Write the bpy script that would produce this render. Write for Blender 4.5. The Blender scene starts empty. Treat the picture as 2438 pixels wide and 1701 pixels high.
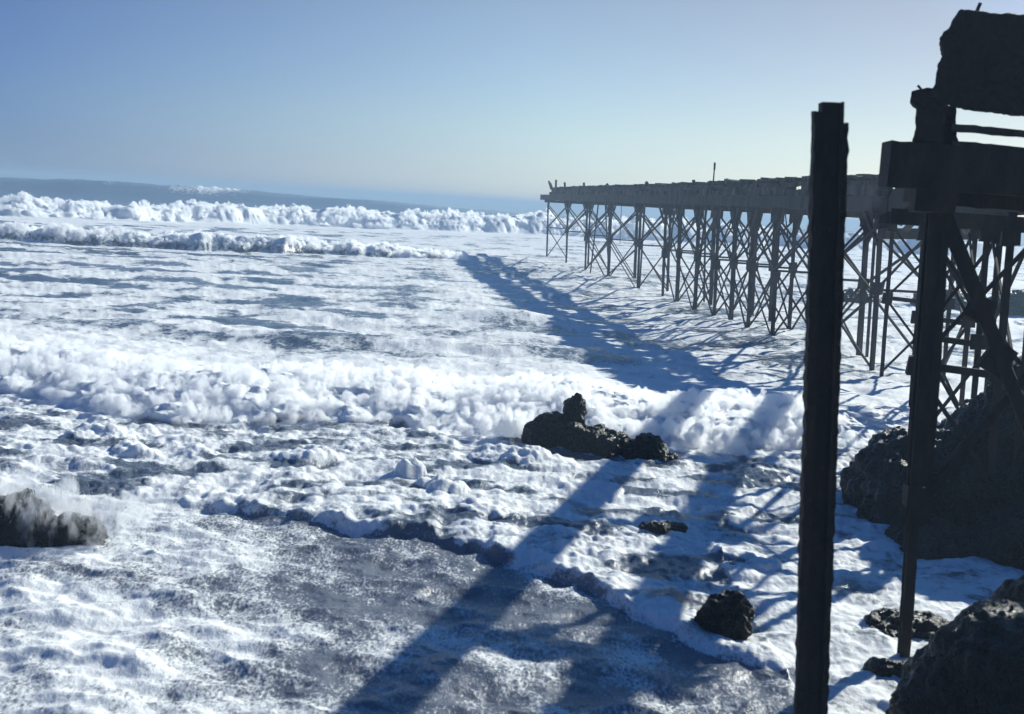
import bpy, bmesh, math, random
import numpy as np
from mathutils import Vector, Matrix, Euler

# ---------------------------------------------------------------- camera, sky, sun, exposure
S = bpy.context.scene
COL = S.collection
random.seed(7)
R = math.radians
SUN_AZ, SUN_EL = R(42), R(27)          # clockwise from +Y, above the horizon

cam = bpy.data.cameras.new('camera')
cam.sensor_width = 36
cam.lens = 43.46
cam.clip_start = 0.2
cam.clip_end = 30000
cam.dof.use_dof = True
cam.dof.focus_distance = 70
cam.dof.aperture_fstop = 1.6
co = bpy.data.objects.new('camera', cam)
COL.objects.link(co)
co.location = (0, 0, 7)
co.matrix_world = Matrix.Translation((0, 0, 7)) @ Matrix.Rotation(R(90 - 7.13), 4, 'X') @ Matrix.Rotation(R(3.36), 4, 'Z')
S.camera = co

W = bpy.data.worlds.new('World')
S.world = W
W.use_nodes = True
nt = W.node_tree
bg = nt.nodes['Background']
sky = nt.nodes.new('ShaderNodeTexSky')
sky.sky_type = 'NISHITA'
sky.sun_disc = False
sky.sun_elevation = SUN_EL
sky.sun_rotation = SUN_AZ
sky.altitude = 0
sky.air_density = 1.0
sky.dust_density = 0.15
sky.ozone_density = 3.0
# clear sea air: the blue deepens quickly with height above the horizon
wtc = nt.nodes.new('ShaderNodeTexCoord'); wsp = nt.nodes.new('ShaderNodeSeparateXYZ')
nt.links.new(wtc.outputs['Generated'], wsp.inputs[0])
wr = nt.nodes.new('ShaderNodeValToRGB'); nt.links.new(wsp.outputs['Z'], wr.inputs[0])
def set_ramp(rp, stops):
    while len(rp.elements) < len(stops): rp.elements.new(1.0)
    for i_, (p_, c_) in enumerate(stops):
        rp.elements[i_].position = p_; rp.elements[i_].color = c_
set_ramp(wr.color_ramp, [(0.0, (0.40, 0.66, 1.32, 1)), (0.06, (0.46, 0.68, 1.10, 1)), (0.16, (0.46, 0.60, 0.90, 1)), (0.40, (0.14, 0.52, 1.02, 1))])
wm = nt.nodes.new('ShaderNodeMix'); wm.data_type = 'RGBA'; wm.blend_type = 'MULTIPLY'; wm.inputs['Factor'].default_value = 1
nt.links.new(sky.outputs[0], wm.inputs['A']); nt.links.new(wr.outputs[0], wm.inputs['B'])
# pale glow of sea-salt haze towards the sun
wd = nt.nodes.new('ShaderNodeVectorMath'); wd.operation = 'DOT_PRODUCT'
nt.links.new(wtc.outputs['Generated'], wd.inputs[0])
wd.inputs[1].default_value = (math.sin(SUN_AZ) * math.cos(SUN_EL), math.cos(SUN_AZ) * math.cos(SUN_EL), math.sin(SUN_EL))
wg = nt.nodes.new('ShaderNodeValToRGB'); nt.links.new(wd.outputs['Value'], wg.inputs[0])
set_ramp(wg.color_ramp, [(0.40, (0.365, 0.335, 0.37, 1)), (0.71, (0.90, 0.64, 0.445, 1)), (0.87, (1.07, 0.66, 0.41, 1)), (1.0, (1.3, 0.9, 0.7, 1))])
wm2 = nt.nodes.new('ShaderNodeMix'); wm2.data_type = 'RGBA'; wm2.blend_type = 'MULTIPLY'; wm2.inputs['Factor'].default_value = 1
nt.links.new(wm.outputs['Result'], wm2.inputs['A']); nt.links.new(wg.outputs[0], wm2.inputs['B'])
nt.links.new(wm2.outputs['Result'], bg.inputs[0])
bg.inputs[1].default_value = 0.15

sd = bpy.data.lights.new('sun', 'SUN')
sd.energy = 4.2
sd.angle = R(0.55)
sd.color = (0.99, 1.0, 0.90)
so = bpy.data.objects.new('sun', sd)
COL.objects.link(so)
sv = Vector((math.sin(SUN_AZ) * math.cos(SUN_EL), math.cos(SUN_AZ) * math.cos(SUN_EL), math.sin(SUN_EL)))
so.rotation_euler = sv.to_track_quat('Z', 'Y').to_euler()
so.location = sv * 60

S.view_settings.view_transform = 'Standard'
S.view_settings.look = 'None'
S.view_settings.exposure = 0.46
S.view_settings.gamma = 1
S.cycles.max_bounces = 12
S.cycles.volume_bounces = 12
S.cycles.caustics_reflective = False
S.cycles.caustics_refractive = False

# ---------------------------------------------------------------- noise (numpy)
def _tab(seed):
    r = np.random.RandomState(seed)
    p = r.permutation(256).astype(np.int32)
    return np.concatenate([p, p, p[:2]])
_G2 = np.stack([np.cos(np.arange(256) * 2.399963), np.sin(np.arange(256) * 2.399963)], 1).astype(np.float32)
_rs = np.random.RandomState(3)
_G3 = _rs.normal(size=(256, 3)).astype(np.float32)
_G3 /= np.linalg.norm(_G3, axis=1)[:, None]

def perlin2(x, y, seed=0):
    P = _tab(seed)
    x = np.asarray(x, np.float64); y = np.asarray(y, np.float64)
    xi = np.floor(x); yi = np.floor(y)
    fx = (x - xi).astype(np.float32); fy = (y - yi).astype(np.float32)
    xi = xi.astype(np.int64) & 255; yi = yi.astype(np.int64) & 255
    u = fx ** 3 * (fx * (fx * 6 - 15) + 10); v = fy ** 3 * (fy * (fy * 6 - 15) + 10)
    def g(ix, iy, dx, dy):
        q = _G2[P[P[ix] + iy]]
        return q[..., 0] * dx + q[..., 1] * dy
    a = g(xi, yi, fx, fy); b = g(xi + 1, yi, fx - 1, fy)
    c = g(xi, yi + 1, fx, fy - 1); d = g(xi + 1, yi + 1, fx - 1, fy - 1)
    return (1.5 * ((a + u * (b - a)) * (1 - v) + (c + u * (d - c)) * v))

def perlin3(x, y, z, seed=0):
    P = _tab(seed)
    xi = np.floor(x); yi = np.floor(y); zi = np.floor(z)
    fx = (x - xi).astype(np.float32); fy = (y - yi).astype(np.float32); fz = (z - zi).astype(np.float32)
    xi = xi.astype(np.int64) & 255; yi = yi.astype(np.int64) & 255; zi = zi.astype(np.int64) & 255
    f = lambda t: t ** 3 * (t * (t * 6 - 15) + 10)
    u, v, w = f(fx), f(fy), f(fz)
    r = 0
    for dx in (0, 1):
        for dy in (0, 1):
            for dz in (0, 1):
                q = _G3[P[(P[(P[xi + dx] + yi + dy) & 255] + zi + dz) & 255]]
                t = q[..., 0] * (fx - dx) + q[..., 1] * (fy - dy) + q[..., 2] * (fz - dz)
                r = r + t * (u if dx else 1 - u) * (v if dy else 1 - v) * (w if dz else 1 - w)
    return 1.6 * r

def fbm2(x, y, o=4, seed=0, lac=2.03, g=0.5):
    s = 0; a = 1.0
    for i in range(o):
        s = s + a * perlin2(x, y, seed + i); x = x * lac + 17.3; y = y * lac - 9.1; a *= g
    return s
def fbm3(x, y, z, o=4, seed=0, g=0.5):
    s = 0; a = 1.0
    for i in range(o):
        s = s + a * perlin3(x, y, z, seed + i); x = x * 2.03 + 7.3; y = y * 2.03 - 3.1; z = z * 2.03 + 1.7; a *= g
    return s
def billow3(x, y, z, o=3, seed=0, g=0.5):          # puffs with creases between them, 0..~1
    s = 0; a = 1.0; n = 0
    for i in range(o):
        s = s + a * np.abs(perlin3(x, y, z, seed + i)) * 1.6; n += a
        x = x * 2.1 + 7.3; y = y * 2.1 - 3.1; z = z * 2.1 + 1.7; a *= g
    return s / n
def billow2(x, y, o=3, seed=0, g=0.5):
    s = 0; a = 1.0; n = 0
    for i in range(o):
        s = s + a * np.abs(perlin2(x, y, seed + i)) * 1.6; n += a
        x = x * 2.1 + 7.3; y = y * 2.1 - 3.1; a *= g
    return s / n
def sstep(a, b, x):
    t = np.clip((x - a) / (b - a), 0, 1)
    return t * t * (3 - 2 * t)

# ---------------------------------------------------------------- materials
def new_mat(name):
    m = bpy.data.materials.new(name); m.use_nodes = True
    n = m.node_tree.nodes; l = m.node_tree.links
    return m, n, l, n['Principled BSDF']
def nd(n, kind, **kw):
    o = n.new(kind)
    for k, v in kw.items():
        if k.startswith('i_'):
            key = k[2:].replace('_', ' ')
            o.inputs[key].default_value = v
        else: setattr(o, k, v)
    return o
def ramp(n, l, src, stops):
    r = n.new('ShaderNodeValToRGB')
    e = r.color_ramp.elements
    while len(e) < len(stops): e.new(0.5)
    for q, (p, c) in zip(e, stops):
        q.position = p; q.color = (*c, 1) if len(c) == 3 else c
    l.new(src, r.inputs[0])
    return r.outputs[0]
def math_n(n, l, op, a, b=None):
    m = n.new('ShaderNodeMath'); m.operation = op
    for i, v in enumerate((a, b)):
        if v is None: continue
        if isinstance(v, (int, float)): m.inputs[i].default_value = v
        else: l.new(v, m.inputs[i])
    return m.outputs[0]

def rust_mat(name, c0, c1, rough=0.75, scale=3.0, bump=0.02):
    m, n, l, b = new_mat(name)
    tc = n.new('ShaderNodeTexCoord')
    n1 = nd(n, 'ShaderNodeTexNoise', i_Scale=scale, i_Detail=8, i_Roughness=0.65)
    n2 = nd(n, 'ShaderNodeTexNoise', i_Scale=scale * 9, i_Detail=4)
    mp = nd(n, 'ShaderNodeMapping'); mp.inputs['Scale'].default_value = (1, 1, 0.3)
    l.new(tc.outputs['Object'], mp.inputs[0])
    l.new(mp.outputs[0], n1.inputs['Vector']); l.new(tc.outputs['Object'], n2.inputs['Vector'])
    c = ramp(n, l, n1.outputs[0], [(0.32, c0), (0.68, c1)])
    l.new(c, b.inputs['Base Color'])
    b.inputs['Roughness'].default_value = rough
    b.inputs['Specular IOR Level'].default_value = 0.3
    bp = nd(n, 'ShaderNodeBump', i_Strength=0.6, i_Distance=bump)
    l.new(n2.outputs[0], bp.inputs['Height']); l.new(bp.outputs[0], b.inputs['Normal'])
    return m
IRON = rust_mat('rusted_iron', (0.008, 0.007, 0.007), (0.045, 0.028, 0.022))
IRON_FAR = rust_mat('haze_lightened_iron', (0.038, 0.033, 0.032), (0.095, 0.078, 0.068), scale=1.2)  # rusty far iron, its colour lightened to stand in for haze
TIMBER = rust_mat('wet_old_timber', (0.02, 0.017, 0.015), (0.15, 0.12, 0.10), 0.85, 1.5, 0.04)
CONCRETE = rust_mat('stained_masonry', (0.009, 0.008, 0.008), (0.028, 0.022, 0.019), 0.9, 1.6, 0.05)

def rock_mat(name, c0=(0.003, 0.003, 0.003), c1=(0.011, 0.010, 0.010)):
    m, n, l, b = new_mat(name)
    tc = n.new('ShaderNodeTexCoord')
    n1 = nd(n, 'ShaderNodeTexNoise', i_Scale=1.7, i_Detail=9, i_Roughness=0.7)
    n2 = nd(n, 'ShaderNodeTexNoise', i_Scale=11, i_Detail=8, i_Roughness=0.7)
    for q in (n1, n2): l.new(tc.outputs['Object'], q.inputs['Vector'])
    l.new(ramp(n, l, n1.outputs[0], [(0.33, c0), (0.7, c1)]), b.inputs['Base Color'])
    r = ramp(n, l, n2.outputs[0], [(0.35, (0.16,) * 3), (0.65, (0.6,) * 3)])
    l.new(r, b.inputs['Roughness'])
    b.inputs['Specular IOR Level'].default_value = 0.4
    mp = nd(n, 'ShaderNodeMapping'); mp.inputs['Scale'].default_value = (0.7, 0.7, 5.0); mp.inputs['Rotation'].default_value = (0.25, 0.35, 0)
    n3 = nd(n, 'ShaderNodeTexNoise', i_Scale=1.6, i_Detail=6, i_Roughness=0.6, i_Distortion=0.4)
    l.new(tc.outputs['Object'], mp.inputs[0]); l.new(mp.outputs[0], n3.inputs['Vector'])
    b0 = nd(n, 'ShaderNodeBump', i_Strength=1.0, i_Distance=0.22)
    l.new(n3.outputs[0], b0.inputs['Height'])
    bp = nd(n, 'ShaderNodeBump', i_Strength=0.9, i_Distance=0.06)
    l.new(n2.outputs[0], bp.inputs['Height']); l.new(b0.outputs[0], bp.inputs['Normal']); l.new(bp.outputs[0], b.inputs['Normal'])
    return m
ROCK = rock_mat('wet_black_rock')

def sea_mat():
    m, n, l, b = new_mat('foaming_sea_water')
    tc = n.new('ShaderNodeTexCoord')
    at = nd(n, 'ShaderNodeAttribute', attribute_name='foam')
    tu = nd(n, 'ShaderNodeAttribute', attribute_name='bubbly_glinting')
    silt = nd(n, 'ShaderNodeAttribute', attribute_name='silt')
    def noise(sx, sy, scale, det=6, rough=0.6, dist=0.0):
        mp = nd(n, 'ShaderNodeMapping'); mp.inputs['Scale'].default_value = (sx, sy, 1)
        l.new(tc.outputs['Object'], mp.inputs[0])
        q = nd(n, 'ShaderNodeTexNoise', i_Scale=scale, i_Detail=det, i_Roughness=rough, i_Distortion=dist)
        l.new(mp.outputs[0], q.inputs['Vector'])
        return q.outputs[0]
    big = noise(1, 0.8, 0.9, 8, 0.62, 0.6)
    fine = noise(1, 0.7, 7.0, 6, 0.65, 0.3)
    speck = noise(1, 0.55, 20.0, 2, 0.6)
    # foam cover = local amount of foam + lacy noise
    a = math_n(n, l, 'SUBTRACT', big, 0.5)
    a = math_n(n, l, 'MULTIPLY', a, 1.5)
    f = math_n(n, l, 'SUBTRACT', fine, 0.5)
    f = math_n(n, l, 'MULTIPLY', f, 0.65)
    sp = math_n(n, l, 'SUBTRACT', speck, 0.5)
    sp = math_n(n, l, 'MULTIPLY', sp, tu.outputs['Fac'])  # bright specks: bubbles, plus sun glints painted into the foam cover
    mid = noise(1, 0.8, 2.6, 5, 0.6, 0.8)
    md_ = math_n(n, l, 'MULTIPLY', math_n(n, l, 'SUBTRACT', mid, 0.5), 1.0)
    calm = math_n(n, l, 'SUBTRACT', 1.0, math_n(n, l, 'MULTIPLY', tu.outputs['Fac'], 0.30))
    lace = math_n(n, l, 'MULTIPLY', math_n(n, l, 'ADD', math_n(n, l, 'ADD', a, f), md_), calm)
    t = math_n(n, l, 'ADD', math_n(n, l, 'ADD', at.outputs['Fac'], lace), sp)
    mr = nd(n, 'ShaderNodeMapRange', interpolation_type='SMOOTHSTEP')
    mr.inputs['From Min'].default_value = 0.24; mr.inputs['From Max'].default_value = 0.78
    l.new(t, mr.inputs['Value'])
    fac = mr.outputs[0]
    # water itself: deep blue-grey to silty grey
    wc = nd(n, 'ShaderNodeMix', data_type='RGBA')
    wc.inputs['A'].default_value = (0.10, 0.13, 0.17, 1)
    wc.inputs['B'].default_value = (0.165, 0.18, 0.215, 1)
    l.new(silt.outputs['Fac'], wc.inputs['Factor'])
    cm = nd(n, 'ShaderNodeMix', data_type='RGBA')
    l.new(fac, cm.inputs['Factor']); l.new(wc.outputs['Result'], cm.inputs['A'])
    cm.inputs['B'].default_value = (0.88, 0.90, 0.90, 1)
    l.new(cm.outputs['Result'], b.inputs['Base Color'])
    rr = nd(n, 'ShaderNodeMapRange'); rr.inputs['To Min'].default_value = 0.15; rr.inputs['To Max'].default_value = 0.75
    l.new(fac, rr.inputs['Value']); l.new(rr.outputs[0], b.inputs['Roughness'])
    b.inputs['IOR'].default_value = 1.33
    l.new(fac, b.inputs['Subsurface Weight'])
    b.inputs['Subsurface Radius'].default_value = (1.0, 1.0, 1.0)
    b.inputs['Subsurface Scale'].default_value = 0.05
    b1 = nd(n, 'ShaderNodeBump', i_Strength=0.7, i_Distance=0.06)
    l.new(fine, b1.inputs['Height'])
    b2 = nd(n, 'ShaderNodeBump', i_Strength=0.6, i_Distance=0.014)
    l.new(speck, b2.inputs['Height']); l.new(b1.outputs[0], b2.inputs['Normal'])
    l.new(b2.outputs[0], b.inputs['Normal'])
    return m
SEA = sea_mat()

def spray_mat():
    m, n, l, b = new_mat('white_sea_spray')
    b.inputs['Base Color'].default_value = (0.84, 0.86, 0.87, 1)
    b.inputs['Roughness'].default_value = 0.6
    tr = n.new('ShaderNodeBsdfTranslucent'); tr.inputs[0].default_value = (0.84, 0.86, 0.87, 1)
    mx = n.new('ShaderNodeMixShader'); mx.inputs[0].default_value = 0.5
    out = n['Material Output']
    l.new(b.outputs[0], mx.inputs[1]); l.new(tr.outputs[0], mx.inputs[2]); l.new(mx.outputs[0], out.inputs[0])
    return m
SPRAY = spray_mat()

# ---------------------------------------------------------------- object helpers
def tag(o, label=None, cat=None, group=None, kind=None):
    for k, v in (('label', label), ('category', cat), ('group', group), ('kind', kind)):
        if v: o[k] = v
    return o
def empty(name, loc=(0, 0, 0)):
    o = bpy.data.objects.new(name, None); COL.objects.link(o); o.location = loc
    o.empty_display_size = 0.3
    return o
def mesh_obj(name, verts, faces, mat, parent=None, smooth=False):
    me = bpy.data.meshes.new(name)
    me.from_pydata([tuple(v) for v in verts], [], faces)
    me.update()
    if smooth: me.polygons.foreach_set('use_smooth', [True] * len(me.polygons))
    me.materials.append(mat)
    o = bpy.data.objects.new(name, me); COL.objects.link(o)
    if parent is not None:
        o.parent = parent
        o.matrix_parent_inverse = Matrix.Translation(-parent.location)
    return o

class MB:
    """collects boxes and beams (world coordinates) into one mesh"""
    def __init__(s): s.v = []; s.f = []; s.pc = []
    def add(s, v, f):
        k = len(s.v); kf = len(s.f); s.v += [Vector(q) for q in v]; s.f += [tuple(i + k for i in q) for q in f]
        s.pc.append((k, len(s.v), kf, len(s.f)))
    def box(s, c, size, rot=None, jit=0.0):
        hx, hy, hz = size[0] / 2, size[1] / 2, size[2] / 2
        M = rot.to_matrix() if rot is not None else Matrix.Identity(3)
        v = []
        for z in (-hz, hz):
            for x, y in ((-hx, -hy), (hx, -hy), (hx, hy), (-hx, hy)):
                p = M @ Vector((x, y, z)) + Vector(c)
                if jit: p += Vector([random.uniform(-jit, jit) for _ in range(3)])
                v.append(p)
        s.add(v, [(3, 2, 1, 0), (4, 5, 6, 7), (0, 1, 5, 4), (1, 2, 6, 5), (2, 3, 7, 6), (3, 0, 4, 7)])
    def profile(s, p0, p1, prof, side, rings=1, rough=0.0, seed=0, taper=None):
        """sweep a closed profile [(a,b)..] from p0 to p1; a runs along 'side', b along the third axis"""
        p0 = Vector(p0); p1 = Vector(p1); t = (p1 - p0).normalized()
        a = Vector(side); a = (a - t * a.dot(t)).normalized(); b = t.cross(a)
        n = len(prof); v = []; rnd = random.Random(seed)
        for i in range(rings + 1):
            q = p0.lerp(p1, i / rings); k = 1 if taper is None else taper(i / rings)
            for (u, w) in prof:
                e = Vector((rnd.gauss(0, rough), rnd.gauss(0, rough), rnd.gauss(0, rough))) if rough else Vector()
                v.append(q + a * u * k + b * w * k + e)
        f = [tuple(range(n - 1, -1, -1)), tuple(range(rings * n, rings * n + n))]
        for i in range(rings):
            for j in range(n):
                j2 = (j + 1) % n
                f.append((i * n + j, i * n + j2, i * n + n + j2, i * n + n + j))
        s.add(v, f)
    def beam(s, p0, p1, w, h, side=(1, 0, 0), **k):
        s.profile(p0, p1, [(-w / 2, -h / 2), (w / 2, -h / 2), (w / 2, h / 2), (-w / 2, h / 2)], side, **k)
    def hbeam(s, p0, p1, w, d, tf, tw, side=(1, 0, 0), **k):
        W, D = w / 2, d / 2
        s.profile(p0, p1, [(-W, -D), (W, -D), (W, -D + tf), (tw / 2, -D + tf), (tw / 2, D - tf), (W, D - tf), (W, D), (-W, D),
                           (-W, D - tf), (-tw / 2, D - tf), (-tw / 2, -D + tf), (-W, -D + tf)], side, **k)
    def build_each(s, name, mat, parent=None):
        return [mesh_obj(name, s.v[a:b], [tuple(i - a for i in q) for q in s.f[c:d]], mat, parent) for a, b, c, d in s.pc]
    def build(s, name, mat, parent=None, smooth=False):
        return mesh_obj(name, s.v, s.f, mat, parent, smooth)

def ellipsoids_to_rock(name, lobes, mat, voxel, amp, freq, seed, strata=0.0, label=None, cat='rock', group=None, sink=-0.6, crag=0.5):
    bm = bmesh.new()
    for (c, r, *rot) in lobes:
        M = Matrix.Translation(c) @ (Euler(rot[0]).to_matrix().to_4x4() if rot else Matrix.Identity(4)) @ Matrix.Diagonal((*r, 1))
        bmesh.ops.create_icosphere(bm, subdivisions=4, radius=1, matrix=M)
    me = bpy.data.meshes.new(name); bm.to_mesh(me); bm.free()
    o = bpy.data.objects.new(name, me); COL.objects.link(o)
    md = o.modifiers.new('r', 'REMESH'); md.mode = 'VOXEL'; md.voxel_size = voxel
    dg = bpy.context.evaluated_depsgraph_get()
    me2 = bpy.data.meshes.new_from_object(o.evaluated_get(dg))
    o.modifiers.clear(); o.data = me2; bpy.data.meshes.remove(me); me2.name = name
    n = len(me2.vertices)
    P = np.empty(n * 3, np.float32); me2.vertices.foreach_get('co', P); P = P.reshape(-1, 3).astype(np.float64)
    N = np.empty(n * 3, np.float32); me2.vertices.foreach_get('normal', N); N = N.reshape(-1, 3)
    x, y, z = P[:, 0] * freq, P[:, 1] * freq, P[:, 2] * freq
    d = 0.8 * fbm3(x, y, z, 3, seed) 
    rid = 1 - np.abs(fbm3(x * 1.3 + 5, y * 1.3, z * 1.3, 3, seed + 9)) * 2
    d += crag * (rid - 0.6)
    wob = fbm3(x, y, z, 2, seed + 30)
    cell = np.floor((z * 1.0 + 0.45 * x + 0.2 * y + wob * 0.6) * 2.2)
    d += strata * (np.sin(cell * 12.9898 + seed) * 0.5)
    d += 0.25 * fbm3(x * 5, y * 5, z * 5, 3, seed + 50)
    P = P + N * (d * amp)[:, None]
    me2.vertices.foreach_set('co', P.astype(np.float32).ravel())
    me2.update()
    me2.polygons.foreach_set('use_smooth', [False] * len(me2.polygons))
    me2.materials.clear(); me2.materials.append(mat)
    tag(o, label, cat, group)
    return o

# ---------------------------------------------------------------- the sea
def build_sea():
    H, fr = 7.0, 1236.0
    # radii: finer near the shore and over the steep breakers
    rs = [9.0]
    while rs[-1] < 9000:
        r = rs[-1]
        st = 1.35 * r * r / (fr * H)
        if r > 200: st = 0.6 * r * r / (fr * H)
        if 32 < r < 46: st = min(st, 0.085)
        if 17 < r < 27: st = min(st, 0.05)
        if 118 < r < 145: st = min(st, 0.33)
        if 190 < r < 330: st = min(st, 0.8)
        rs.append(r + min(st, 400))
    rs = np.array(rs)
    inner = np.radians(np.linspace(-26, 26, 960))
    outer = np.radians(26 + np.cumsum(np.linspace(0.06, 0.9, 75)))
    th = np.concatenate([-outer[::-1], inner, outer])
    nr, na = len(rs), len(th)
    Rr, Th = np.meshgrid(rs, th, indexing='ij')
    x = (Rr * np.sin(Th)).ravel(); y = (Rr * np.cos(Th)).ravel(); r = Rr.ravel()
    h = np.zeros_like(x); foam = np.zeros_like(x); bub_glint = np.zeros_like(x); silt = np.zeros_like(x)
    dx = np.zeros_like(x); dy = np.zeros_like(x)

    # background swell and chop, everywhere
    near = r < 1200
    xs, ys = x[near], y[near]
    sw = 0.22 * fbm2(xs / 13, ys / 7.0, 3, 11) * sstep(40, 60, ys)
    ch = 0.17 * (0.5 - np.abs(fbm2(xs / 2.6, ys / 2.0, 4, 21))) * sstep(260, 90, ys)
    h[near] += sw + ch
    h[near] += 0.5 * fbm2(xs / 60, ys / 28, 3, 31) * sstep(300, 420, ys)
    far = ~near
    h[far] += 0.4 * np.sin(y[far] / 23 + 2 * perlin2(x[far] / 300, y[far] / 300, 5))

    # --- foam cover by zone
    f = np.full_like(x, 0.0)
    # open water beyond the outer breaker: almost none
    # mid zone 45..200 m: white with windows of grey water
    xm, ym = x, y
    patch = np.zeros_like(x)
    mz = (y > 30) & (y < 300)
    patch[mz] = fbm2(x[mz] / 5.5, y[mz] / 5.0, 5, 41)
    pl = np.zeros_like(x)
    pl[mz] = sstep(-2, -14, x[mz] + 0.15 * (y[mz] - 60)) 
    midf = 0.77 - 0.66 * sstep(-0.12, 0.55, patch) * (0.6 + 0.5 * pl)
    midf += 0.10 * sstep(110, 170, y)
    f = np.where(mz, midf, f)

    # --- outer breaker C
    def front(xs, px, py, w1, a1, seed):
        return np.interp(xs, px, py) + a1 * fbm2(xs / w1, xs * 0 + 3.3, 3, seed)
    m = (y > 170) & (y < 420)
    X, Y = x[m], y[m]
    yb = front(X, [-260, -110, -83, -67, -50, -25, 4, 60, 200], [180, 190, 199, 214, 243, 258, 282, 300, 330], 14, 4.0, 51)
    s = Y - yb
    hc = np.interp(X, [-150, -90, -45, -10, 10, 60], [1.9, 2.3, 3.1, 4.0, 4.3, 4.0]) * (1 + 0.34 * fbm2(X / 11, Y * 0, 4, 52))
    wf = 9.0
    prof = np.where(s < wf, np.sin(np.clip(s / wf, 0, 1) * np.pi / 2) ** 1.1, np.exp(-np.clip(s - wf, 0, None) / 18))
    hh = hc * prof
    bl = billow3(X / 7, Y / 9.0, hh / 4.0, 3, 53)
    msk = sstep(0, 2.0, s) * sstep(wf + 14, wf, s)
    h[m] += hh + msk * (bl - 0.35) * 0.8
    dy[m] -= msk * (bl - 0.3) * 2.5
    fo = sstep(-3, 1, s) * sstep(wf + 9 + 5 * fbm2(X / 12, Y / 12, 2, 54), wf + 1, s)
    beyond = sstep(wf + 1, wf + 7, s)
    f[m] = np.maximum(f[m] * (1 - beyond), fo * 1.25)
    f[m] = np.where((s > -28) & (s < 1), np.maximum(f[m], 0.95), f[m])
    f[(y >= 420)] = 0.0
    # far swell D with one spilling crest
    m = (y > 330) & (y < 700)
    X, Y = x[m], y[m]
    yd = 440 + 14 * fbm2(X / 90, X * 0, 2, 61)
    s = Y - yd
    hc = 3.3 + 2.0 * np.exp(-((X + 112) / 80) ** 2) + 0.5 * fbm2(X / 70, X * 0 + 1, 2, 64) + 1.0 * sstep(-90, -160, X)
    hh = hc * np.where(s < 0, np.exp(-(s / 26) ** 2), np.exp(-(s / 40) ** 2))
    h[m] += hh
    wc = np.exp(-((X + 108) / 13) ** 2) * sstep(-22, -4, s) * sstep(12, 3, s) + 0.6 * np.exp(-((X + 150) / 12) ** 2) * sstep(-6, -2, s) * sstep(6, 2, s)
    f[m] = np.maximum(f[m], 0.9 * wc + 0.3 * wc * fbm2(X / 4, Y / 5, 3, 63))
    h[m] += 1.2 * wc * np.abs(fbm2(X / 5, Y / 7, 3, 62))

    # --- second roller B (left half)
    m = (y > 108) & (y < 175)
    X, Y = x[m], y[m]
    yb = front(X, [-140, -60, -53, -40, -27, -16, -5, 20], [120, 126, 126.5, 129, 134, 139, 143, 150], 5, 2.0, 71)
    s = Y - yb
    hc = 1.3 * sstep(-3, -20, X) * (1 + 0.35 * fbm2(X / 4.5, Y * 0, 3, 72)) + 0.15
    wf = 2.6
    prof = np.where(s < wf, np.sin(np.clip(s / wf, 0, 1) * np.pi / 2) ** 0.9, np.exp(-np.clip(s - wf, 0, None) / 7))
    hh = hc * prof
    bl = billow3(X / 3.0, Y / 3.6, hh / 1.6, 3, 73)
    msk = sstep(0, 0.7, s) * sstep(wf + 5, wf, s) * np.clip(hc / 1.5, 0, 1)
    h[m] += hh + msk * (bl - 0.35) * 0.3
    dy[m] -= msk * (bl - 0.3) * 0.6
    f[m] = np.maximum(f[m], 1.05 * sstep(-0.5, 1, s) * sstep(16, 6, s) * sstep(0.2, 1.0, hc))
    front_shade = sstep(-0.4, 0.4, s) * sstep(2.4, 1.0, s) * sstep(0.6, 1.3, hc)
    f[m] -= 0.40 * front_shade  # shade on the roller's front face, painted in by thinning the foam

    # --- shallow hump in the middle right of the bay
    h += 0.75 * np.exp(-((x - 0.4) / 3.6) ** 2) * np.exp(-((y - 72) / 2.6) ** 2)
    h += 0.40 * np.exp(-((x + 4) / 9) ** 2) * np.exp(-((y - 57) / 1.8) ** 2) + 0.35 * np.exp(-((x - 7) / 5) ** 2) * np.exp(-((y - 60) / 1.8) ** 2)

    # --- near breaker A
    m = (y > 31) & (y < 60)
    X, Y = x[m], y[m]
    yb = front(X, [-45, -18, -16, -14.3, -11, -9.5, -6, -3.3, 0.6, 4.8, 8.9, 16, 30], [41, 39.5, 38.6, 37.6, 36.0, 35.3, 36.7, 37.4, 36.6, 36.4, 37.0, 38.5, 43], 1.7, 0.55, 81)
    s = Y - yb
    hc = np.interp(X, [-30, -16, -8, 0, 6, 12, 25], [0.75, 0.8, 0.85, 0.85, 0.75, 0.6, 0.35]) * (1 + 0.30 * fbm2(X / 3.6, Y * 0 + 1, 4, 82))
    wf = 5.0
    prof = np.where(s < wf, np.sin(np.clip(s / wf, 0, 1) * np.pi / 2) ** 0.85, 0.25 * np.exp(-np.clip(s - wf, 0, None) / 2.5) + 0.75 * np.exp(-np.clip(s - wf, 0, None) / 7))
    hh = hc * prof
    bl = 0.75 * billow3(X / 1.9, Y / 2.1, hh / 1.3, 3, 83, 0.42) + 0.25 * billow3(X / 0.7, Y / 0.8, hh / 0.6, 3, 88)
    msk = sstep(0, 0.5, s) * sstep(wf + 5, wf + 0.5, s)
    h[m] += hh + msk * (bl - 0.32) * 0.30
    dy[m] -= msk * (bl - 0.3) * 1.0
    f[m] = np.maximum(f[m], 1.25 * sstep(-0.3, 0.5, s) * (0.25 + 0.75 * sstep(wf + 16, wf + 3, s)))

    yA = np.full_like(x, 37.0)
    mA = (y > 25) & (y < 50)
    yA[mA] = front(x[mA], [-45, -18, -16, -14.3, -11, -9.5, -6, -3.3, 0.6, 4.8, 8.9, 16, 30], [41, 39.5, 38.6, 37.6, 36.0, 35.3, 36.7, 37.4, 36.6, 36.4, 37.0, 38.5, 43], 1.7, 0.55, 81)
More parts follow.
